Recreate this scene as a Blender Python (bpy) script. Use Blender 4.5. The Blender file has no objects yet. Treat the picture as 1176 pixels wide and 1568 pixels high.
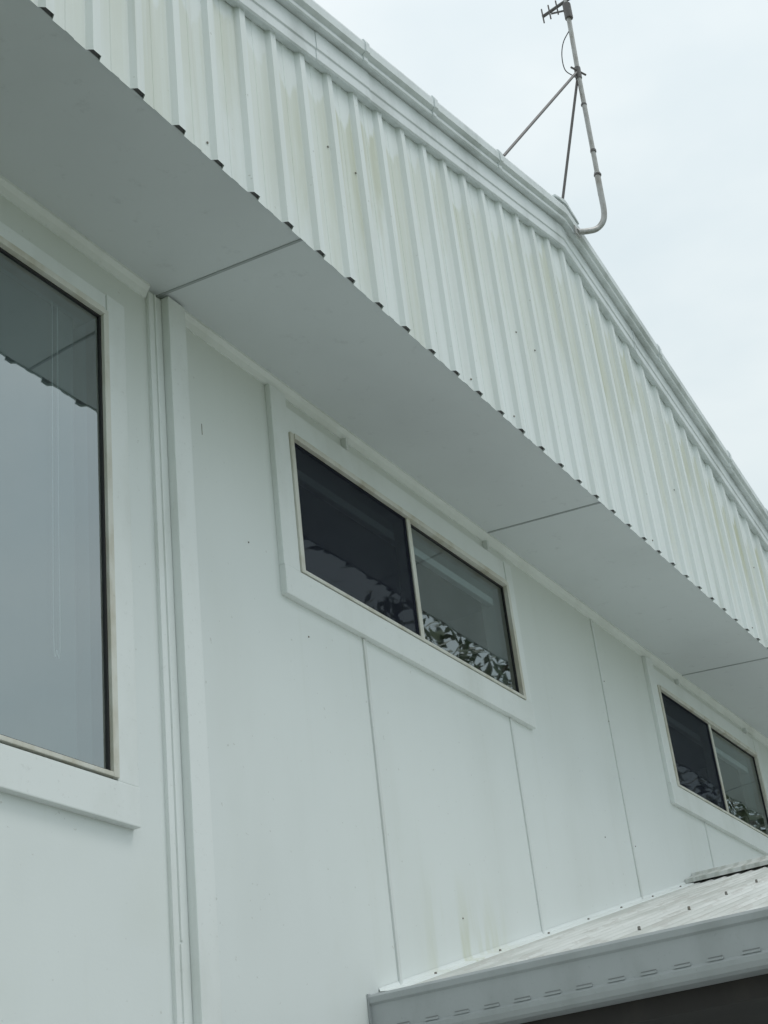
import bpy, bmesh, math, random
from mathutils import Vector, Matrix
random.seed(7)
scene=bpy.context.scene
scene.view_settings.view_transform='Standard'
scene.view_settings.look='None'
scene.view_settings.exposure=0
COL=bpy.context.collection

# ------------------------------------------------------------ materials
def new_mat(name):
    m=bpy.data.materials.new(name);m.use_nodes=True
    nt=m.node_tree;nt.nodes.clear()
    out=nt.nodes.new('ShaderNodeOutputMaterial');b=nt.nodes.new('ShaderNodeBsdfPrincipled')
    nt.links.new(b.outputs[0],out.inputs[0])
    return m,nt,b,out
def node(nt,t,**k):
    n=nt.nodes.new(t)
    for a,v in k.items():setattr(n,a,v)
    return n
def math_(nt,op,a,b=None,c=None,clamp=False):
    n=nt.nodes.new('ShaderNodeMath');n.operation=op;n.use_clamp=clamp
    for i,v in enumerate((a,b,c)):
        if v is None:continue
        if isinstance(v,(int,float)):n.inputs[i].default_value=v
        else:nt.links.new(v,n.inputs[i])
    return n.outputs[0]
def sstep(nt,v,a,b):
    n=nt.nodes.new('ShaderNodeMapRange');n.interpolation_type='SMOOTHSTEP'
    nt.links.new(v,n.inputs[0]);n.inputs[1].default_value=a;n.inputs[2].default_value=b
    return n.outputs[0]
def noise(nt,vec,scale=(1,1,1),detail=4,sc=1,rough=.55):
    mp=nt.nodes.new('ShaderNodeMapping');mp.inputs['Scale'].default_value=scale
    nt.links.new(vec,mp.inputs[0])
    n=nt.nodes.new('ShaderNodeTexNoise');n.inputs['Scale'].default_value=sc
    n.inputs['Detail'].default_value=detail;n.inputs['Roughness'].default_value=rough
    nt.links.new(mp.outputs[0],n.inputs['Vector'])
    return n.outputs[0]
def mix(nt,fac,a,b):
    n=nt.nodes.new('ShaderNodeMix');n.data_type='RGBA'
    if isinstance(fac,(int,float)):n.inputs[0].default_value=fac
    else:nt.links.new(fac,n.inputs[0])
    for i,v in ((6,a),(7,b)):
        if isinstance(v,tuple):n.inputs[i].default_value=(*v,1) if len(v)==3 else v
        else:nt.links.new(v,n.inputs[i])
    return n.outputs[2]
def bump(nt,b,h,strength=.2,dist=.01):
    n=nt.nodes.new('ShaderNodeBump');n.inputs['Strength'].default_value=strength;n.inputs['Distance'].default_value=dist
    nt.links.new(h,n.inputs['Height']);nt.links.new(n.outputs[0],b.inputs['Normal'])
def pos(nt):
    g=nt.nodes.new('ShaderNodeNewGeometry');s=nt.nodes.new('ShaderNodeSeparateXYZ')
    nt.links.new(g.outputs['Position'],s.inputs[0])
    return g.outputs['Position'],s.outputs[0],s.outputs[1],s.outputs[2]

def painted(name,col,dirt,amt=.5,rough=.5,bumpd=.002,sc=3):
    m,nt,b,o=new_mat(name);P,x,y,z=pos(nt)
    n1=noise(nt,P,(1,1,.45),6,sc);n2=noise(nt,P,(1,1,1),5,sc*14,.7)
    f=math_(nt,'MULTIPLY',sstep(nt,n1,.42,.75),amt)
    c=mix(nt,f,col,dirt)
    f2=math_(nt,'MULTIPLY',sstep(nt,n2,.58,.78),amt*.7)
    c=mix(nt,f2,c,tuple(v*.7 for v in dirt))
    nt.links.new(c,b.inputs['Base Color']);b.inputs['Roughness'].default_value=rough
    bump(nt,b,math_(nt,'ADD',noise(nt,P,(1,1,1),3,1.3),math_(nt,'MULTIPLY',n2,.04)),.5,bumpd*6)
    return m
W_WALL=(.785,.825,.815)
# wall
def wall_mat():
    m,nt,b,o=new_mat('wall_paint');P,x,y,z=pos(nt)
    n1=noise(nt,P,(1,1,.3),6,2.2)
    c=mix(nt,math_(nt,'MULTIPLY',sstep(nt,n1,.4,.8),.45),W_WALL,(.69,.725,.70))
    m1=math_(nt,'MULTIPLY',sstep(nt,x,4.85,5.25),math_(nt,'SUBTRACT',1,sstep(nt,x,5.5,5.8)))
    m2=math_(nt,'SUBTRACT',1,sstep(nt,z,1.05,1.55))
    ns=sstep(nt,noise(nt,P,(6,1,.8),4,1.6),.46,.64)
    st=math_(nt,'MULTIPLY',math_(nt,'MULTIPLY',m1,m2),math_(nt,'MULTIPLY',ns,.65))
    c=mix(nt,st,c,(.60,.62,.46))
    m3=math_(nt,'MULTIPLY',sstep(nt,noise(nt,P,(1.3,1,1),4,1.1),.5,.7),math_(nt,'SUBTRACT',1,sstep(nt,z,1.0,2.0)))
    c=mix(nt,math_(nt,'MULTIPLY',m3,.16),c,(.62,.65,.56))
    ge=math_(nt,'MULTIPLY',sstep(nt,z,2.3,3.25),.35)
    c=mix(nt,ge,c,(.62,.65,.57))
    nd=sstep(nt,noise(nt,P,(9,1,.5),3,1.3),.58,.78)
    c=mix(nt,math_(nt,'MULTIPLY',nd,.11),c,(.58,.61,.53))
    sp=sstep(nt,noise(nt,P,(1,1,1),2,55,.4),.74,.8)
    c=mix(nt,math_(nt,'MULTIPLY',sp,.35),c,(.4,.4,.36))
    nt.links.new(c,b.inputs['Base Color']);b.inputs['Roughness'].default_value=.42
    b.inputs['Specular IOR Level'].default_value=.4
    h=math_(nt,'ADD',noise(nt,P,(.7,1,.5),2,1.6),math_(nt,'MULTIPLY',noise(nt,P,(1,1,1),4,70),.012))
    bump(nt,b,h,.6,.045)
    return m
MW=wall_mat()
MT=painted('trim_paint',(.82,.855,.845),(.62,.645,.60),.45,.4,.0015,4)
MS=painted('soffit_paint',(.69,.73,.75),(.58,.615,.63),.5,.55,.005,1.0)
MSJ=painted('soffit_joint_paint',(.38,.41,.42),(.26,.28,.29),.4,.6,.001,5)
MJ=painted('batten_paint',(.74,.77,.76),(.56,.58,.53),.4,.45,.001,5)
MFR=painted('window_aluminium',(.70,.70,.64),(.46,.42,.31),.8,.4,.0005,9)
MBLK=painted('rubber_gasket',(.02,.02,.022),(.04,.04,.04),.4,.6,.0005,9)
MHOLLOW=painted('rib_hollow_shade',(.12,.12,.12),(.07,.07,.07),.4,.9,.0005,9)  # dark colour standing in for shade inside the rib ends
MBARGE=painted('barge_metal',(.74,.785,.80),(.45,.49,.48),.75,.38,.002,5)
MGUT=painted('gutter_metal',(.43,.455,.465),(.32,.34,.34),.6,.42,.001,6)
MSLOT=painted('slot_shadow',(.27,.28,.28),(.20,.20,.20),.5,.8,.0005,9)
MDRK=painted('dark_timber',(.035,.030,.028),(.06,.05,.045),.5,.7,.001,6)
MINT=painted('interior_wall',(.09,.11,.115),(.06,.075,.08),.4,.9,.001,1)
MNAIL=painted('weathered_screw',(.22,.21,.19),(.3,.2,.12),.5,.5,.0003,60)
MPIPE=painted('galvanised_pipe',(.42,.42,.41),(.24,.22,.19),.8,.45,.0005,30)
MPIPE.node_tree.nodes['Principled BSDF'].inputs['Metallic'].default_value=.35
MSTRUT=painted('strut_metal',(.13,.12,.12),(.09,.07,.06),.6,.5,.0005,30)
MRAIL=painted('blind_white',(.80,.82,.82),(.70,.71,.71),.2,.7,.0005,9)
def roof_mat():
    m,nt,b,o=new_mat('weathered_roof_metal');P,x,y,z=pos(nt)
    c=mix(nt,sstep(nt,noise(nt,P,(.6,3,1),5,1.6),.38,.68),(.66,.68,.66),(.49,.51,.48))
    fl=sstep(nt,noise(nt,P,(2,7,1),6,2.2,.7),.54,.60)
    c=mix(nt,math_(nt,'MULTIPLY',fl,.5),c,(.44,.43,.40))
    gr=sstep(nt,noise(nt,P,(1,1,1),4,40,.6),.6,.75)
    c=mix(nt,math_(nt,'MULTIPLY',gr,.3),c,(.36,.37,.33))
    v=math_(nt,'COSINE',math_(nt,'MULTIPLY',math_(nt,'SUBTRACT',2.70,y),2*math.pi/.076))
    c=mix(nt,math_(nt,'MULTIPLY',sstep(nt,v,.2,-1.0),.5),c,(.38,.39,.35))
    nt.links.new(c,b.inputs['Base Color']);b.inputs['Roughness'].default_value=.5;return m
MRF=roof_mat()
AX=6.14;off=2.262;per=.1945
def cladding_mat():
    m,nt,b,o=new_mat('ribbed_metal_cladding');P,x,y,z=pos(nt)
    base=mix(nt,sstep(nt,noise(nt,P,(5,1,.35),5,1.5),.4,.75),(.78,.83,.83),(.69,.735,.72))
    d=math_(nt,'SUBTRACT',math_(nt,'SUBTRACT',4.76,math_(nt,'MULTIPLY',math_(nt,'ABSOLUTE',math_(nt,'SUBTRACT',x,AX)),.245)),z)
    t=math_(nt,'DIVIDE',math_(nt,'SUBTRACT',x,off),per)
    fr=math_(nt,'FRACT',t);fl=math_(nt,'FLOOR',t)
    pan=math_(nt,'MULTIPLY',sstep(nt,fr,.13,.24),math_(nt,'SUBTRACT',1,sstep(nt,fr,.78,.89)))
    def rn(k):
        wn=node(nt,'ShaderNodeTexWhiteNoise',noise_dimensions='1D');nt.links.new(math_(nt,'ADD',fl,k),wn.inputs['W']);return wn.outputs['Value']
    rnd,rnd2,rnd3=rn(0.),rn(77.3),rn(31.7)
    fc=math_(nt,'ABSOLUTE',math_(nt,'SUBTRACT',fr,.52))
    start=math_(nt,'ADD',math_(nt,'MULTIPLY_ADD',rnd,.16,.05),math_(nt,'MULTIPLY',fc,-.34))
    wob=math_(nt,'MULTIPLY_ADD',noise(nt,P,(8,1,3),3,2.0),.18,-.09)
    dd=math_(nt,'ADD',math_(nt,'SUBTRACT',d,start),wob)
    up=sstep(nt,dd,.05,.10)
    end=math_(nt,'MULTIPLY_ADD',rnd2,.85,.45)
    dn=math_(nt,'SUBTRACT',1,sstep(nt,math_(nt,'DIVIDE',math_(nt,'ADD',dd,math_(nt,'MULTIPLY',wob,3)),end),.35,1.3))
    patch=sstep(nt,noise(nt,P,(.8,1,.35),3,1.0),.36,.6)
    st=sstep(nt,noise(nt,P,(16,1,.7),5,1.25,.65),.34,.6)
    side=math_(nt,'MULTIPLY_ADD',sstep(nt,x,2.6,5.0),.45,.55)
    f=math_(nt,'MULTIPLY',math_(nt,'MULTIPLY',up,dn),math_(nt,'MULTIPLY',pan,math_(nt,'MULTIPLY_ADD',patch,.6,.38)))
    f=math_(nt,'MULTIPLY',f,math_(nt,'MULTIPLY_ADD',st,.5,.5))
    f=math_(nt,'MULTIPLY',math_(nt,'MULTIPLY',f,side),math_(nt,'MULTIPLY_ADD',rnd3,.75,.45),clamp=True)
    c=mix(nt,f,base,(.49,.515,.36))
    c=mix(nt,math_(nt,'MULTIPLY',math_(nt,'MULTIPLY',sstep(nt,d,.05,.25),math_(nt,'SUBTRACT',1,sstep(nt,d,.5,1.4))),.08),c,(.60,.63,.52))
    gr=math_(nt,'MULTIPLY',sstep(nt,noise(nt,P,(26,1,.6),3,1.1),.58,.75),.28)
    c=mix(nt,gr,c,(.50,.52,.43))
    cre=math_(nt,'MULTIPLY',math_(nt,'SUBTRACT',1,sstep(nt,math_(nt,'ABSOLUTE',math_(nt,'SUBTRACT',fr,.172)),.0,.022)),.4)
    cre=math_(nt,'MULTIPLY',cre,sstep(nt,noise(nt,P,(3,1,1),3,2),.4,.65))
    c=mix(nt,cre,c,(.40,.40,.34))
    sp=sstep(nt,noise(nt,P,(1,1,1),2,45,.4),.74,.8)
    c=mix(nt,math_(nt,'MULTIPLY',sp,.4),c,(.35,.36,.30))
    nt.links.new(c,b.inputs['Base Color']);b.inputs['Roughness'].default_value=.42
    bump(nt,b,math_(nt,'ADD',noise(nt,P,(1.2,1,.6),2,1.5),math_(nt,'MULTIPLY',noise(nt,P,(1,1,1),3,60),.02)),.5,.012)
    return m
MCLAD=cladding_mat()

def glass_mat(name,base=.25,ior=1.6,tint=(.80,.90,.91)):
    m=bpy.data.materials.new(name);m.use_nodes=True;nt=m.node_tree;nt.nodes.clear()
    o=node(nt,'ShaderNodeOutputMaterial');g=node(nt,'ShaderNodeBsdfGlossy');t=node(nt,'ShaderNodeBsdfTransparent')
    g.inputs['Roughness'].default_value=.015;g.inputs['Color'].default_value=(.88,.96,.97,1)
    t.inputs['Color'].default_value=(*tint,1)
    fr=node(nt,'ShaderNodeFresnel');fr.inputs['IOR'].default_value=ior
    f=math_(nt,'ADD',fr.outputs[0],base,clamp=True)
    mx=node(nt,'ShaderNodeMixShader');nt.links.new(f,mx.inputs[0]);nt.links.new(t.outputs[0],mx.inputs[1]);nt.links.new(g.outputs[0],mx.inputs[2])
    P,x,y,z=pos(nt)
    bn=node(nt,'ShaderNodeBump');bn.inputs['Strength'].default_value=.3;bn.inputs['Distance'].default_value=.006
    nt.links.new(noise(nt,P,(1,1,1),1,2.2),bn.inputs['Height']);nt.links.new(bn.outputs[0],g.inputs['Normal'])
    df=node(nt,'ShaderNodeBsdfDiffuse');df.inputs[0].default_value=(.5,.52,.5,1)
    du=node(nt,'ShaderNodeMixShader');nt.links.new(math_(nt,'MULTIPLY',sstep(nt,noise(nt,P,(1,1,.5),5,3,.6),.35,.8),.09),du.inputs[0])
    nt.links.new(mx.outputs[0],du.inputs[1]);nt.links.new(df.outputs[0],du.inputs[2])
    nt.links.new(du.outputs[0],o.inputs[0]);return m
MGL=glass_mat('window_glass_reflective',.27)
MGL2=glass_mat('window_glass',.14)
def screen_mat():
    m=bpy.data.materials.new('flyscreen_mesh');m.use_nodes=True;nt=m.node_tree;nt.nodes.clear()
    o=node(nt,'ShaderNodeOutputMaterial');d=node(nt,'ShaderNodeBsdfDiffuse');t=node(nt,'ShaderNodeBsdfTransparent')
    d.inputs[0].default_value=(.026,.029,.044,1)
    mx=node(nt,'ShaderNodeMixShader');mx.inputs[0].default_value=.60
    nt.links.new(t.outputs[0],mx.inputs[1]);nt.links.new(d.outputs[0],mx.inputs[2]);nt.links.new(mx.outputs[0],o.inputs[0]);return m
MSCR=screen_mat()

# ------------------------------------------------------------ mesh helpers
def empty(name,loc=(0,0,0)):
    e=bpy.data.objects.new(name,None);e.location=loc;COL.objects.link(e);return e
def obj(name,verts,faces,mat,parent=None,smooth=False,bevel=0):
    me=bpy.data.meshes.new(name);me.from_pydata(verts,[],faces);me.update()
    bm=bmesh.new();bm.from_mesh(me);bmesh.ops.recalc_face_normals(bm,faces=bm.faces)
    bm.to_mesh(me);bm.free()
    if smooth:
        for p in me.polygons:p.use_smooth=True
    me.materials.append(mat)
    ob=bpy.data.objects.new(name,me);COL.objects.link(ob)
    if parent:ob.parent=parent
    if bevel:
        b=ob.modifiers.new('bevel','BEVEL');b.width=bevel;b.segments=2;b.limit_method='ANGLE'
    return ob
def boxes(name,lst,mat,parent=None,bevel=0):
    V=[];F=[]
    for (x0,x1,y0,y1,z0,z1) in lst:
        n=len(V)
        V+=[(x0,y0,z0),(x1,y0,z0),(x1,y1,z0),(x0,y1,z0),(x0,y0,z1),(x1,y0,z1),(x1,y1,z1),(x0,y1,z1)]
        F+=[tuple(n+i for i in f) for f in ((0,3,2,1),(4,5,6,7),(0,1,5,4),(1,2,6,5),(2,3,7,6),(3,0,4,7))]
    return obj(name,V,F,mat,parent,bevel=bevel)
def tube(name,pts,rad,mat,parent=None,res=10):
    cu=bpy.data.curves.new(name,'CURVE');cu.dimensions='3D';cu.bevel_depth=rad;cu.bevel_resolution=3;cu.use_fill_caps=True
    s=cu.splines.new('POLY');s.points.add(len(pts)-1)
    for p,q in zip(s.points,pts):p.co=(*q,1)
    ob=bpy.data.objects.new(name,cu);COL.objects.link(ob);cu.materials.append(mat)
    dg=bpy.context.evaluated_depsgraph_get();me=bpy.data.meshes.new_from_object(ob.evaluated_get(dg))
    bpy.data.objects.remove(ob);ob=bpy.data.objects.new(name,me);COL.objects.link(ob)
    for p in me.polygons:p.use_smooth=True
    if parent:ob.parent=parent
    return ob
def catmull(pts,n=6):
    P=[Vector(p) for p in pts];P=[P[0]*2-P[1]]+P+[P[-1]*2-P[-2]];o=[]
    for i in range(1,len(P)-2):
        for k in range(n):
            t=k/n;a,b,c,d=P[i-1:i+3]
            o.append(.5*((2*b)+(c-a)*t+(2*a-5*b+4*c-d)*t*t+(3*b-a-3*c+d)*t**3))
    o.append(P[-2]);return [tuple(v) for v in o]

# ------------------------------------------------------------ house
WY=2.70;FY=2.07;GZ=-1.6
HX0,HX1,HB=.45,11.85,12.0
def zl(x,apex=4.768):
    return apex-(.25*(AX-x) if x<AX else .238*(x-AX))
house=empty('white_house')
BW=(1.95,3.197,1.415,3.0)
W1=(4.325,6.163,2.455,3.027)
W2=(8.182,9.95,2.462,3.045)
def wall_with_holes(name,x0,x1,z0,z1,holes,y,depth,mat):
    xs=sorted({x0,x1,*[h[0] for h in holes],*[h[1] for h in holes]});zs=sorted({z0,z1,*[h[2] for h in holes],*[h[3] for h in holes]})
    V=[];F=[]
    def q(*p):
        n=len(V);V.extend(p);F.append((n,n+1,n+2,n+3))
    for i in range(len(xs)-1):
        for j in range(len(zs)-1):
            mx=(xs[i]+xs[i+1])/2;mz=(zs[j]+zs[j+1])/2
            if any(h[0]<mx<h[1] and h[2]<mz<h[3] for h in holes):continue
            q((xs[i],y,zs[j]),(xs[i+1],y,zs[j]),(xs[i+1],y,zs[j+1]),(xs[i],y,zs[j+1]))
    for a,b,c,d in holes:
        Y=y+depth
        q((a,y,c),(b,y,c),(b,Y,c),(a,Y,c));q((a,y,d),(a,Y,d),(b,Y,d),(b,y,d))
        q((a,y,c),(a,Y,c),(a,Y,d),(a,y,d));q((b,y,c),(b,y,d),(b,Y,d),(b,Y,c))
    me=bpy.data.meshes.new(name);me.from_pydata(V,[],F);me.materials.append(mat)
    ob=bpy.data.objects.new(name,me);COL.objects.link(ob);ob.parent=house;return ob
wall_with_holes('front_wall',HX0,HX1,GZ,3.28,[BW,W1,W2],WY,.12,MW)
obj('side_and_rear_walls',[(HX0,WY,GZ),(HX0,HB,GZ),(HX1,HB,GZ),(HX1,WY,GZ),(HX0,WY,3.28),(HX0,HB,3.28),(HX1,HB,3.28),(HX1,WY,3.28)],[(0,1,5,4),(1,2,6,5),(2,3,7,6)],MW,house)
SZW,SZF=3.275,3.221
V=[];F=[]
sj=[-.2,1.0,3.527,6.04,8.66,11.2,12.5]
for a,b in zip(sj[:-1],sj[1:]):
    n=len(V);V+=[(a+.004,WY,SZW),(b-.004,WY,SZW),(b-.004,FY+.002,SZF),(a+.004,FY+.002,SZF)];F.append((n,n+1,n+2,n+3))
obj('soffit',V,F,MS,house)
V=[];F=[]
for a in sj[1:-1]:
    n=len(V);w=.0055
    for dz in (.004,-.003):
        V+=[(a-w,WY,SZW+dz),(a+w,WY,SZW+dz),(a+w,FY+.003,SZF+dz),(a-w,FY+.003,SZF+dz)]
    F+=[(n+4,n+5,n+6,n+7),(n,n+1,n+5,n+4),(n+2,n+3,n+7,n+6),(n+1,n+2,n+6,n+5),(n+3,n,n+4,n+7)]
obj('soffit_joints',V,F,MSJ,house)
def scotia(x0,x1):
    pr=[(WY,3.226),(WY-.008,3.226),(WY-.011,3.234),(WY-.017,3.247),(WY-.026,3.258),(WY-.030,3.261),(WY-.030,3.275),(WY,3.28)]
    n=len(pr);V=[(x0,a,b) for a,b in pr]+[(x1,a,b) for a,b in pr]
    F=[(i,(i+1)%n,n+(i+1)%n,n+i) for i in range(n)]+[tuple(range(n)),tuple(range(n,2*n))]
    return obj('eave_moulding',V,F,MT,house)
scotia(3.632,HX1);scotia(HX0,3.455)
boxes('wall_post',[(3.535,3.632,WY-.045,WY+.002,GZ,3.262)],MT,house,.003)
boxes('post_cover_strip',[(3.462,3.533,WY-.014,WY+.002,GZ,3.255),(3.49,3.498,WY-.02,WY-.013,.98,3.255),(3.487,3.495,WY-.02,WY-.013,GZ,.972)],MT,house,.002)
bt=[]
for x in (4.752,6.03,7.305,8.585,9.86,11.1,2.22,.95):
    w=W1 if 4.2<x<6.3 else (W2 if 8<x<10.1 else (BW if 1.9<x<3.2 else None))
    lo,hi=GZ,3.227
    if w:
        bt.append((x-.009,x+.009,WY-.008,WY+.001,lo,w[2]-.14));bt.append((x-.009,x+.009,WY-.026,WY+.001,w[3]+.148,hi))
    else:bt.append((x-.009,x+.009,WY-.008,WY+.001,lo,hi))
boxes('sheet_joint_battens',bt,MJ,house,.002)
def window(name,w,left_out,right_out,bot_out,top_out,mull=None,extend=0,glass=None):
    e=empty(name);e.parent=house
    x0,x1,z0,z1=w;fr=.026
    P=.024
    boxes('trim_boards',[(left_out,x0-fr,WY-P,WY+.001,bot_out+.12,3.224 if mull else top_out),
        (x1+fr,right_out,WY-P,WY+.001,bot_out+.12,top_out),
        (left_out,right_out+extend,WY-P-.003,WY+.001,bot_out,bot_out+.1195),
        (x0-fr+.0005,x1+fr-.0005,WY-P+.004,WY+.001,z1+fr,top_out)],MT,e,.003)
    Y0,Y1=WY-.031,WY+.05
    lst=[(x0-fr+.001,x0,Y0,Y1,z0-fr+.012,z1+fr-.001),(x1,x1+fr-.001,Y0,Y1,z0-fr+.012,z1+fr-.001),(x0,x1,Y0,Y1,z0-fr+.012,z0),(x0,x1,Y0-.006,Y1,z1,z1+fr-.001)]
    if mull:lst+=[(mull-.016,mull+.016,Y0+.006,Y1-.002,z0,z1)]
    boxes('aluminium_frame',lst,MFR,e,.0015)
    g=.0075
    panes=[(x0,x1)] if not mull else [(x0,mull-.016),(mull+.016,x1)]
    gl=[];V=[];F=[]
    for k,(a,b) in enumerate(panes):
        y=WY-.012+.008*k;ya,yb=y-.006,y+.004
        gl+=[(a,a+g,ya,yb,z0,z1),(b-g,b,ya,yb,z0,z1),(a+g,b-g,ya,yb,z0,z0+g),(a+g,b-g,ya,yb,z1-g,z1)]
        n=len(V);V+=[(a+g,y,z0+g),(b-g,y,z0+g),(b-g,y,z1-g),(a+g,y,z1-g)];F.append((n,n+1,n+2,n+3))
    boxes('glazing_gaskets',gl,MBLK,e)
    obj('glass',V,F,glass,e)
    if mull:
        a,b=panes[0];y=WY-.0195
        obj('flyscreen',[(a+.002,y,z0+.002),(b-.002,y,z0+.002),(b-.002,y,z1-.002),(a+.002,y,z1-.002)],[(0,1,2,3)],MSCR,e)
        boxes('blind_headrail',[(x0+.002,x1-.002,WY+.052,WY+.085,2.945,2.985)],MRAIL,e,.004)
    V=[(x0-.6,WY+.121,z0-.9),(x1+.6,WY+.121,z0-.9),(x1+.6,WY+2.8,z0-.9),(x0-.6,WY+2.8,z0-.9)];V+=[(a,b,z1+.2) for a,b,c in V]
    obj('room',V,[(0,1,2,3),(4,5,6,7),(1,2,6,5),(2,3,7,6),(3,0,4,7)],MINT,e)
    return e
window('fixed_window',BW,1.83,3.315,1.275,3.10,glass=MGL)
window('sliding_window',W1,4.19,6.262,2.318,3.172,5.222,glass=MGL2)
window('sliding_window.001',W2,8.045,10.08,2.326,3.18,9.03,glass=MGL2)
e=empty('roller_blind');e.parent=house
boxes('fabric',[(1.96,3.146,WY+.060,WY+.0625,1.42,2.995)],painted('blind_fabric',(.22,.245,.25),(.19,.215,.22),.3,.9,.001,2),e)
tube('pull_cord',catmull([(3.03,WY+.045,2.99),(3.03,WY+.045,2.3),(3.032,WY+.045,1.79),(3.045,WY+.045,1.765),(3.058,WY+.045,1.79),(3.055,WY+.045,2.3),(3.055,WY+.045,2.99)],8),.0022,MRAIL,e)

# ribbed cladding
RH=.0175
pts=[]
for k in range(-13,54):
    c=off+per*k
    for dx,dy in ((-.029,0),(-.0165,-RH),(.0165,-RH),(.029,0),(.078,0),(.0805,-.0018),(.114,-.0018),(.1165,0)):
        pts.append((c+dx,FY+dy))
pts=[p for p in pts if -.05<p[0]<12.35]
V=[];F=[]
for i,(x,y) in enumerate(pts):
    top=zl(x)+.05;b=3.212+random.uniform(-.0015,.0015)
    top=max(top,b+.01)
    V+=[(x,y,b),(x,y,top)]
    if i:F.append((2*i-2,2*i,2*i+1,2*i-1))
obj('ribbed_cladding',V,F,MCLAD,house)
obj('gable_backing',[(HX0-.2,FY+.006,3.28),(HX1+.2,FY+.006,3.28),(AX,FY+.006,4.74)],[(0,1,2)],MDRK,house)
V=[];F=[]
for k in range(-11,52):
    c=off+per*k
    if zl(c)<3.3:continue
    n=len(V)
    V+=[(c-.028,FY+.001,3.222),(c-.0162,FY-RH+.0015,3.222),(c+.0162,FY-RH+.0015,3.222),(c+.028,FY+.001,3.222)];F.append((n,n+1,n+2,n+3))
obj('rib_end_shade',V,F,MHOLLOW,house)  # dark plates put in for the shade of the open rib hollows
def screws(name,P,mat,r=.006,parent=house):
    V=[];F=[]
    for (x,y,z) in P:
        n=len(V);k=6
        for j in range(k):
            a=j*2*math.pi/k;V.append((x+r*math.cos(a),y,z+r*math.sin(a)))
        for j in range(k):
            a=j*2*math.pi/k;V.append((x+r*.8*math.cos(a),y-r*.8,z+r*.8*math.sin(a)))
        F+=[(n+j,n+(j+1)%k,n+k+(j+1)%k,n+k+j) for j in range(k)]+[tuple(n+k+j for j in range(k))]
    return obj(name,V,F,mat,parent)
S=[]
for k in range(0,50):
    c=off+per*k-.045
    if c<12 and random.random()<.2:S.append((c,FY-.001,3.27+random.uniform(-.01,.01)))
    if c<12 and random.random()<.2 and zl(c)>3.95:S.append((c,FY-.001,3.80+random.uniform(-.01,.01)))
screws('cladding_screws',S,MNAIL,.0045)
N=[(4.0,2.46),(7.32,2.86),(7.28,2.62),(7.33,1.95),(6.95,1.93),(5.3,1.3),(4.35,2.2)]
screws('wall_nail_heads',[(a,WY-.0005 if abs(a-7.3)>.04 else WY-.008,b) for a,b in N],MNAIL,.0035)
boxes('wall_scratch_mark',[(3.755,3.758,WY-.001,WY+.001,2.80,2.845)],MNAIL,house)

# barge capping
def sweep(name,pr,xs,mat,parent,z0=zl,dy=0):
    n=len(pr);V=[];F=[]
    for x in xs:
        for a,b in pr:V.append((x,a+dy,z0(x)+b))
    for i in range(len(xs)-1):
        for j in range(n):
            F.append((i*n+j,i*n+(j+1)%n,(i+1)*n+(j+1)%n,(i+1)*n+j))
    F+=[tuple(range(n)),tuple((len(xs)-1)*n+j for j in range(n))]
    return obj(name,V,F,mat,parent)
prB=[(2.068,.0),(2.040,-.004),(2.034,.004),(2.034,.05),(2.029,.056),(2.029,.142),(2.060,.146),(2.064,.150)]
prC=[(2.062,.150),(2.004,.146),(1.999,.152),(1.999,.170),(2.006,.176),(1.984,.190),(1.982,.232),(1.990,.252),(2.016,.263),(2.30,.275),(2.30,.16)]
sweep('barge_board',prB,[-.15,AX,12.4],MBARGE,house)
sweep('barge_capping',prC,[-.15,AX,12.4],MBARGE,house)
def grow(pr,g):return [(a-g,b+(g if b>.2 else -g*.2)) for a,b in pr]
for x in (2.3,4.02,4.62,5.30,7.3,8.35,9.0,10.2):
    sweep('capping_lap',grow(prC,.005),[x,x+.03],MBARGE,house)
for x in (3.7,7.0,9.3):
    sweep('board_lap',grow(prB,.003),[x,x+.4 if x!=7.0 else x+.02],MBARGE,house)
pr=[(-.15,-.040),(-.10,-.022),(-.045,.000),(-.015,.014),(.015,.014),(.045,.000),(.10,-.020),(.15,-.038),(.15,-.05),(.10,-.034),(0,-.010),(-.10,-.034),(-.15,-.052)]
V=[];n=len(pr)
for y in(1.985,12.1):
    for a,b in pr:V.append((AX+.02+a,y,4.768+.282+b))
obj('ridge_cap',V,[(j,(j+1)%n,n+(j+1)%n,n+j) for j in range(n)]+[tuple(range(n)),tuple(range(n,2*n))],MBARGE,house)
def roofz(x):return zl(x)+.262
V=[(-.3,2.06,roofz(-.3)),(AX,2.06,roofz(AX)),(12.6,2.06,roofz(12.6)),(-.3,12.3,roofz(-.3)),(AX,12.3,roofz(AX)),(12.6,12.3,roofz(12.6))]
obj('main_roof',V,[(0,1,4,3),(1,2,5,4)],MRF,house)

# ------------------------------------------------------------ lower roof (carport)
cp=empty('carport')
CX0,CX1=4.63,8.17;sl=.2676
def cz(x):return .915+sl*(x-4.528)
V=[];F=[]
Y_0,Y_1=-2.3,2.70
n_per=int((Y_1-Y_0)/.076);steps=8
for i in range(n_per*steps+1):
    y=Y_1-i*(.076/steps);dz=.0095*math.cos(2*math.pi*i/steps)
    V+=[(CX0-.03,y,cz(CX0-.03)+dz),(CX1,y,cz(CX1)+dz),(CX1+2.6,y,cz(CX1)-2.6*sl+dz)]
    if i:
        a=3*(i-1);b=3*i;F+=[(a,b,b+1,a+1),(a+1,b+1,b+2,a+2)]
obj('corrugated_roof',V,F,MRF,cp,smooth=True)
pr=[(-.16,-.052),(-.155,-.028),(-.03,.012),(-.015,.03),(.015,.03),(.03,.012),(.155,-.028),(.16,-.052),(.15,-.04),(0,-.01),(-.15,-.04)]
n=len(pr);V=[]
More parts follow.
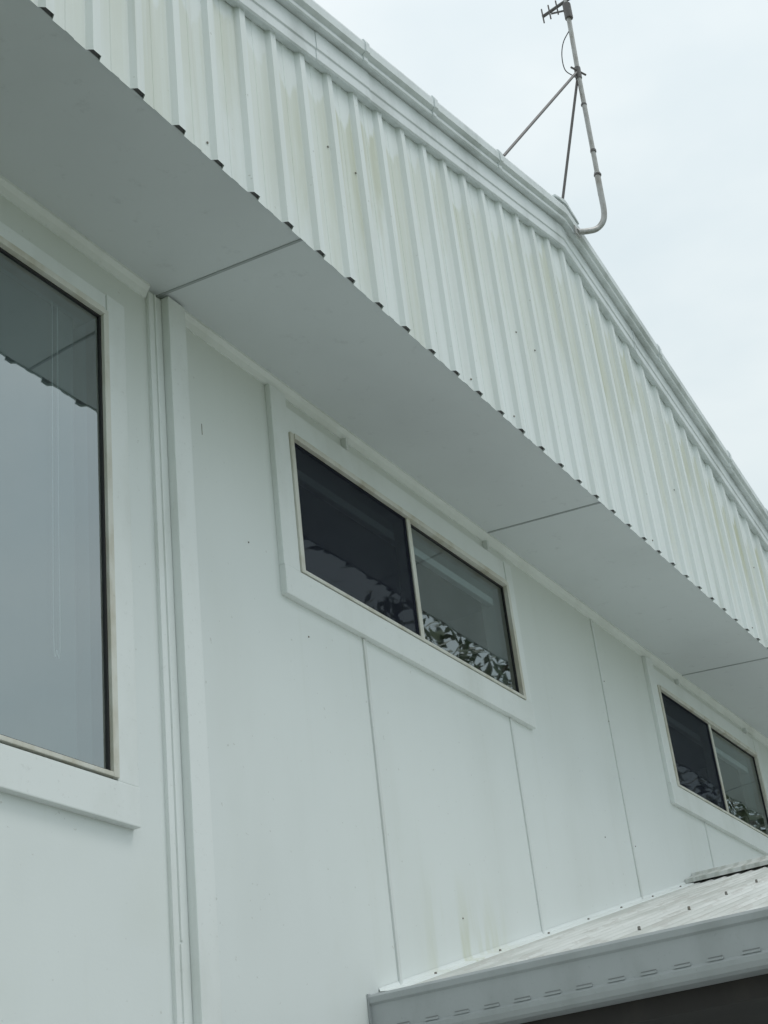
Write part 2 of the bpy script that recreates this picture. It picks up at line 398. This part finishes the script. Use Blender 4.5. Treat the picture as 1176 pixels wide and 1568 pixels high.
for y in(Y_0-.02,Y_1-.004):
    for a,b in pr:V.append((CX1+a,y,cz(CX1)+.028+b))
obj('roof_ridge_capping',V,[(j,(j+1)%n,n+(j+1)%n,n+j) for j in range(n)]+[tuple(range(n)),tuple(range(n,2*n))],MRF,cp)
V=[]
for x in(4.60,CX1-.13):
    z=cz(x)
    V+=[(x,WY-.002,z+.030),(x,WY-.006,z+.018),(x,WY-.05,z+.014),(x,WY-.055,z+.004)]
obj('wall_flashing',V,[(0,1,5,4),(1,2,6,5),(2,3,7,6)],MW,cp)
V=[];F=[]
for x in (4.95,5.5,6.0,6.45,6.9,7.35,7.8):
    for y in (2.66,1.86,1.10,.34):
        xx=x+.02*random.random();z=cz(xx)+.015
        n=len(V);r=.006
        V+=[(xx+r*math.cos(j*math.pi/3),y+r*math.sin(j*math.pi/3),z-.006) for j in range(6)]+[(xx+r*.8*math.cos(j*math.pi/3),y+r*.8*math.sin(j*math.pi/3),z+.006) for j in range(6)]
        F+=[(n+j,n+(j+1)%6,n+6+(j+1)%6,n+6+j) for j in range(6)]+[tuple(n+6+j for j in range(6))]
obj('roof_screws',V,F,MNAIL,cp)
gp=[(4.640,.905),(4.640,.764),(4.550,.764),(4.532,.772),(4.523,.788),(4.521,.803),(4.529,.812),(4.529,.898),(4.520,.905),(4.518,.924),(4.526,.934),(4.538,.930),(4.541,.915),(4.537,.80),(4.55,.772),(4.632,.772),(4.632,.905)]
n=len(gp);V=[]
for y in(Y_0,Y_1-.006):V+=[(a,y,b) for a,b in gp]
obj('gutter',V,[(j,(j+1)%n,n+(j+1)%n,n+j) for j in range(n)]+[tuple(range(n)),tuple(range(n,2*n))],MGUT,cp)
boxes('gutter_end_cap',[(4.515,4.642,Y_1-.006,Y_1-.002,.760,.936)],MGUT,cp)
sl_=[];sh_=[]
y=2.60
while y>Y_0:
    w=random.uniform(.046,.056)
    sl_.append((4.5280,4.531,y-w,y,.8210,.8240));sh_.append((4.5242,4.5295,y-w-.002,y+.002,.8125,.8188));y-=.11
boxes('gutter_overflow_slots',sl_,MSLOT,cp)
boxes('gutter_slot_lips',sh_,MGUT,cp)
boxes('gutter_joiner',[(4.5165,4.528,1.02,1.05,.80,.934)],MGUT,cp,.002)
boxes('fascia_board',[(4.645,4.67,Y_0,Y_1-.003,.70,.895)],MDRK,cp,.002)
obj('carport_ceiling',[(4.67,Y_0,.72),(CX1+2.5,Y_0,.72),(CX1+2.5,Y_1-.003,.72),(4.67,Y_1-.003,.72)],[(0,1,2,3)],MDRK,cp)
boxes('posts',[(4.7,4.8,Y_0+.05,Y_0+.15,GZ,.72),(7.9,8.0,Y_0+.05,Y_0+.15,GZ,.72),(10.4,10.5,Y_0+.05,Y_0+.15,GZ,.72)],MT,cp,.005)
obj('carport_gable_infill',[(4.67,Y_0+.01,.72),(CX1+2.5,Y_0+.01,.72),(CX1+2.5,Y_0+.01,1.16),(CX1,Y_0+.01,cz(CX1)-.02),(4.67,Y_0+.01,.93)],[(0,1,2,3,4)],MW,cp)

# ------------------------------------------------------------ antenna
an=empty('tv_antenna')
base=(6.22,1.978,4.89)
path=catmull([base,(6.30,1.955,4.93),(6.375,1.915,4.975),(6.405,1.88,5.03),(6.412,1.866,5.10),(6.41,1.862,5.20)],6)
tube('bent_arm',path,.0165,MPIPE,an)
tube('mast',[(6.41,1.862,5.19),(6.41,1.855,5.45),(6.41,1.840,6.09),(6.41,1.82,6.62),(6.41,1.812,6.95)],.0135,MPIPE,an)
tube('mast_sleeve',[(6.41,1.8625,5.20),(6.41,1.858,5.36)],.0165,MPIPE,an)
tube('mast_sleeve_cap',[(6.41,1.858,5.335),(6.41,1.857,5.345)],.021,MSTRUT,an)
tube('mast_collar',[(6.41,1.8525,5.50),(6.41,1.852,5.515)],.017,MSTRUT,an)
tube('mast_collar_upper',[(6.41,1.848,5.84),(6.41,1.847,5.85)],.017,MSTRUT,an)
boxes('bracket_plate',[(6.19,6.25,1.972,1.981,4.862,4.915)],MPIPE,an,.002)
tube('strut',[(6.405,1.842,6.09),(5.60,2.075,5.03)],.008,MSTRUT,an)
tube('strut_rear',[(6.412,1.845,6.07),(6.27,2.08,5.02)],.008,MSTRUT,an)
tube('strut_clamp',[(6.41,1.843,6.04),(6.41,1.84,6.12)],.019,MSTRUT,an)
tube('clamp_bolt',[(6.36,1.86,6.10),(6.45,1.81,6.08)],.006,MSTRUT,an)
tube('coax_cable',catmull([(6.41,1.83,6.42),(6.39,1.88,6.33),(6.385,1.905,6.23),(6.39,1.905,6.13),(6.40,1.87,6.07),(6.42,1.84,6.02),(6.425,1.845,5.9),(6.425,1.86,5.5)],8),.003,MBLK,an)
tube('mast_clamp',[(6.41,1.822,6.50),(6.41,1.82,6.61)],.024,MSTRUT,an)
tube('boom',[(6.42,1.98,6.62),(6.41,1.82,6.64),(6.38,.9,6.72)],.010,MSTRUT,an)
for i,t in enumerate((-.155,-.11,-.06,.25,.4,.55,.7,.85)):
    y=1.82-t;Lh=.055 if t<0 else .16
    tube('element_%d'%i,[(6.41-.02*t,y,6.63+.08*t-Lh),(6.41-.02*t,y,6.63+.08*t+Lh)],.0045,MSTRUT,an)
tube('clamp_lever',[(6.41,1.92,6.60),(6.41,1.80,6.56)],.006,MSTRUT,an)

# ------------------------------------------------------------ ground
m,nt,b,o=new_mat('grass_and_soil');P,x,y,z=pos(nt)
c=mix(nt,sstep(nt,noise(nt,P,(1,1,1),6,.8),.35,.7),(.07,.10,.04),(.14,.15,.08))
nt.links.new(c,b.inputs['Base Color']);b.inputs['Roughness'].default_value=.95
obj('ground',[(-300,-300,GZ),(300,-300,GZ),(300,300,GZ),(-300,300,GZ)],[(0,1,2,3)],m)
MCON=painted('concrete',(.46,.465,.46),(.34,.345,.34),.6,.85,.002,1.2)
boxes('concrete_bounce_slab',[(.9,15,-7,WY-.005,GZ-.1,GZ+.02)],MCON)  # unseen slab added for bounce; left edge set so the soffit darkens leftward

# ------------------------------------------------------------ trees across the yard (seen reflected in the panes)
def leafmat(nm,a,b_):
    m,nt,b,o=new_mat(nm);P,x,y,z=pos(nt)
    c=mix(nt,sstep(nt,noise(nt,P,(1,1,1),3,1.3),.35,.65),a,b_)
    nt.links.new(c,b.inputs['Base Color']);b.inputs['Roughness'].default_value=.45;return m
ML=leafmat('leaves',(.045,.08,.03),(.11,.14,.06));MB=painted('bark',(.14,.11,.08),(.08,.06,.05),.6,.9,.01,4)
def tree(name,x,y,h,r,seed,nl=4600):
    rnd=random.Random(seed);e=empty(name,(x,y,GZ))
    segs=[]
    def limb(p,d,L,rad,depth):
        q=p+d*L;segs.append((p,q,rad,rad*.6))
        if depth==0:return [q]
        t=[q]
        for i in range(3):
            nd=(d+Vector((rnd.uniform(-1,1),rnd.uniform(-1,1),rnd.uniform(-.2,.6)))*.8).normalized()
            t+=limb(p+d*L*rnd.uniform(.6,1),nd,L*rnd.uniform(.55,.75),rad*.55,depth-1)
        return t
    tips=limb(Vector((0,0,0)),Vector((.05,0,1)).normalized(),h*.42,.2,3)
    V=[];F=[]
    for p,q,a,b in segs:
        n=len(V);d=(q-p).normalized();s=d.orthogonal().normalized();t=d.cross(s)
        for c,rr in((p,a),(q,b)):
            for j in range(7):V.append(tuple(c+(s*math.cos(j*.8976)+t*math.sin(j*.8976))*rr))
        F+=[(n+j,n+(j+1)%7,n+7+(j+1)%7,n+7+j) for j in range(7)]
    obj('trunk_and_limbs',V,F,MB,e)
    V=[];F=[]
    for t in tips[1:]:
        for k in range(int(nl/len(tips))):
            c=t+Vector((rnd.gauss(0,1),rnd.gauss(0,1),rnd.gauss(0,.7)))*r*.2
            a=Vector((rnd.uniform(-1,1),rnd.uniform(-1,1),rnd.uniform(-1,.4))).normalized();s=a.orthogonal().normalized()
            L=rnd.uniform(.16,.32);w=.038;n=len(V)
            V+=[tuple(c),tuple(c+a*L*.5+s*w),tuple(c+a*L),tuple(c+a*L*.5-s*w)];F.append((n,n+1,n+2,n+3))
    obj('foliage',V,F,ML,e)
tree('tree',17.4,-3.2,10.4,3.4,3)
tree('tree.001',23.5,-1.0,10.0,3.6,5)
tree('tree.002',25,-8.5,13.0,4.0,9)

# ------------------------------------------------------------ camera
a,b_,c_=[math.radians(v) for v in(28.123,27.670,-6.811)]
fw=Vector((math.cos(a)*math.cos(b_),math.sin(a)*math.cos(b_),math.sin(b_)))
r=fw.cross(Vector((0,0,1))).normalized();u=r.cross(fw)
r2=r*math.cos(c_)+u*math.sin(c_);u2=-r*math.sin(c_)+u*math.cos(c_)
M=Matrix((r2,u2,-fw)).transposed().to_4x4()
cam=bpy.data.cameras.new('camera');co=bpy.data.objects.new('camera',cam);COL.objects.link(co)
co.matrix_world=M;cam.sensor_fit='HORIZONTAL';cam.sensor_width=36;cam.lens=36*2305/1176;cam.clip_end=1500;cam.clip_start=.05
scene.camera=co

# ------------------------------------------------------------ light
az=math.radians(-66);el=math.radians(64)
sd=Vector((math.cos(az)*math.cos(el),math.sin(az)*math.cos(el),math.sin(el)))
L=bpy.data.lights.new('sun','SUN');L.energy=.85;L.angle=math.radians(22);L.color=(1,.985,.965)
lo=bpy.data.objects.new('sun',L);COL.objects.link(lo);lo.rotation_euler=sd.to_track_quat('Z','Y').to_euler()
w=bpy.data.worlds.new('World');scene.world=w;w.use_nodes=True;nt=w.node_tree;nt.nodes.clear()
o=node(nt,'ShaderNodeOutputWorld');bg=node(nt,'ShaderNodeBackground');sk=node(nt,'ShaderNodeTexSky',sky_type='NISHITA')
sk.sun_disc=False;sk.sun_elevation=el;sk.sun_rotation=math.atan2(sd.x,sd.y);sk.dust_density=3
tc=node(nt,'ShaderNodeTexCoord');sp=node(nt,'ShaderNodeSeparateXYZ');nt.links.new(tc.outputs['Generated'],sp.inputs[0])
n1=noise(nt,tc.outputs['Generated'],(1,1,2.2),5,2.4)
g=sstep(nt,sp.outputs[2],.0,1.0)
cl=mix(nt,g,(5.9,7.0,7.35),(10.1,10.6,10.7))
sh=mix(nt,sstep(nt,n1,.3,.7),(.89,.93,.955),(1.09,1.075,1.06))
mm=node(nt,'ShaderNodeMix',data_type='RGBA',blend_type='MULTIPLY');mm.inputs[0].default_value=1
nt.links.new(cl,mm.inputs[6]);nt.links.new(sh,mm.inputs[7])
fin=mix(nt,.95,sk.outputs[0],mm.outputs[2])
nt.links.new(fin,bg.inputs[0]);bg.inputs[1].default_value=.1;nt.links.new(bg.outputs[0],o.inputs[0])
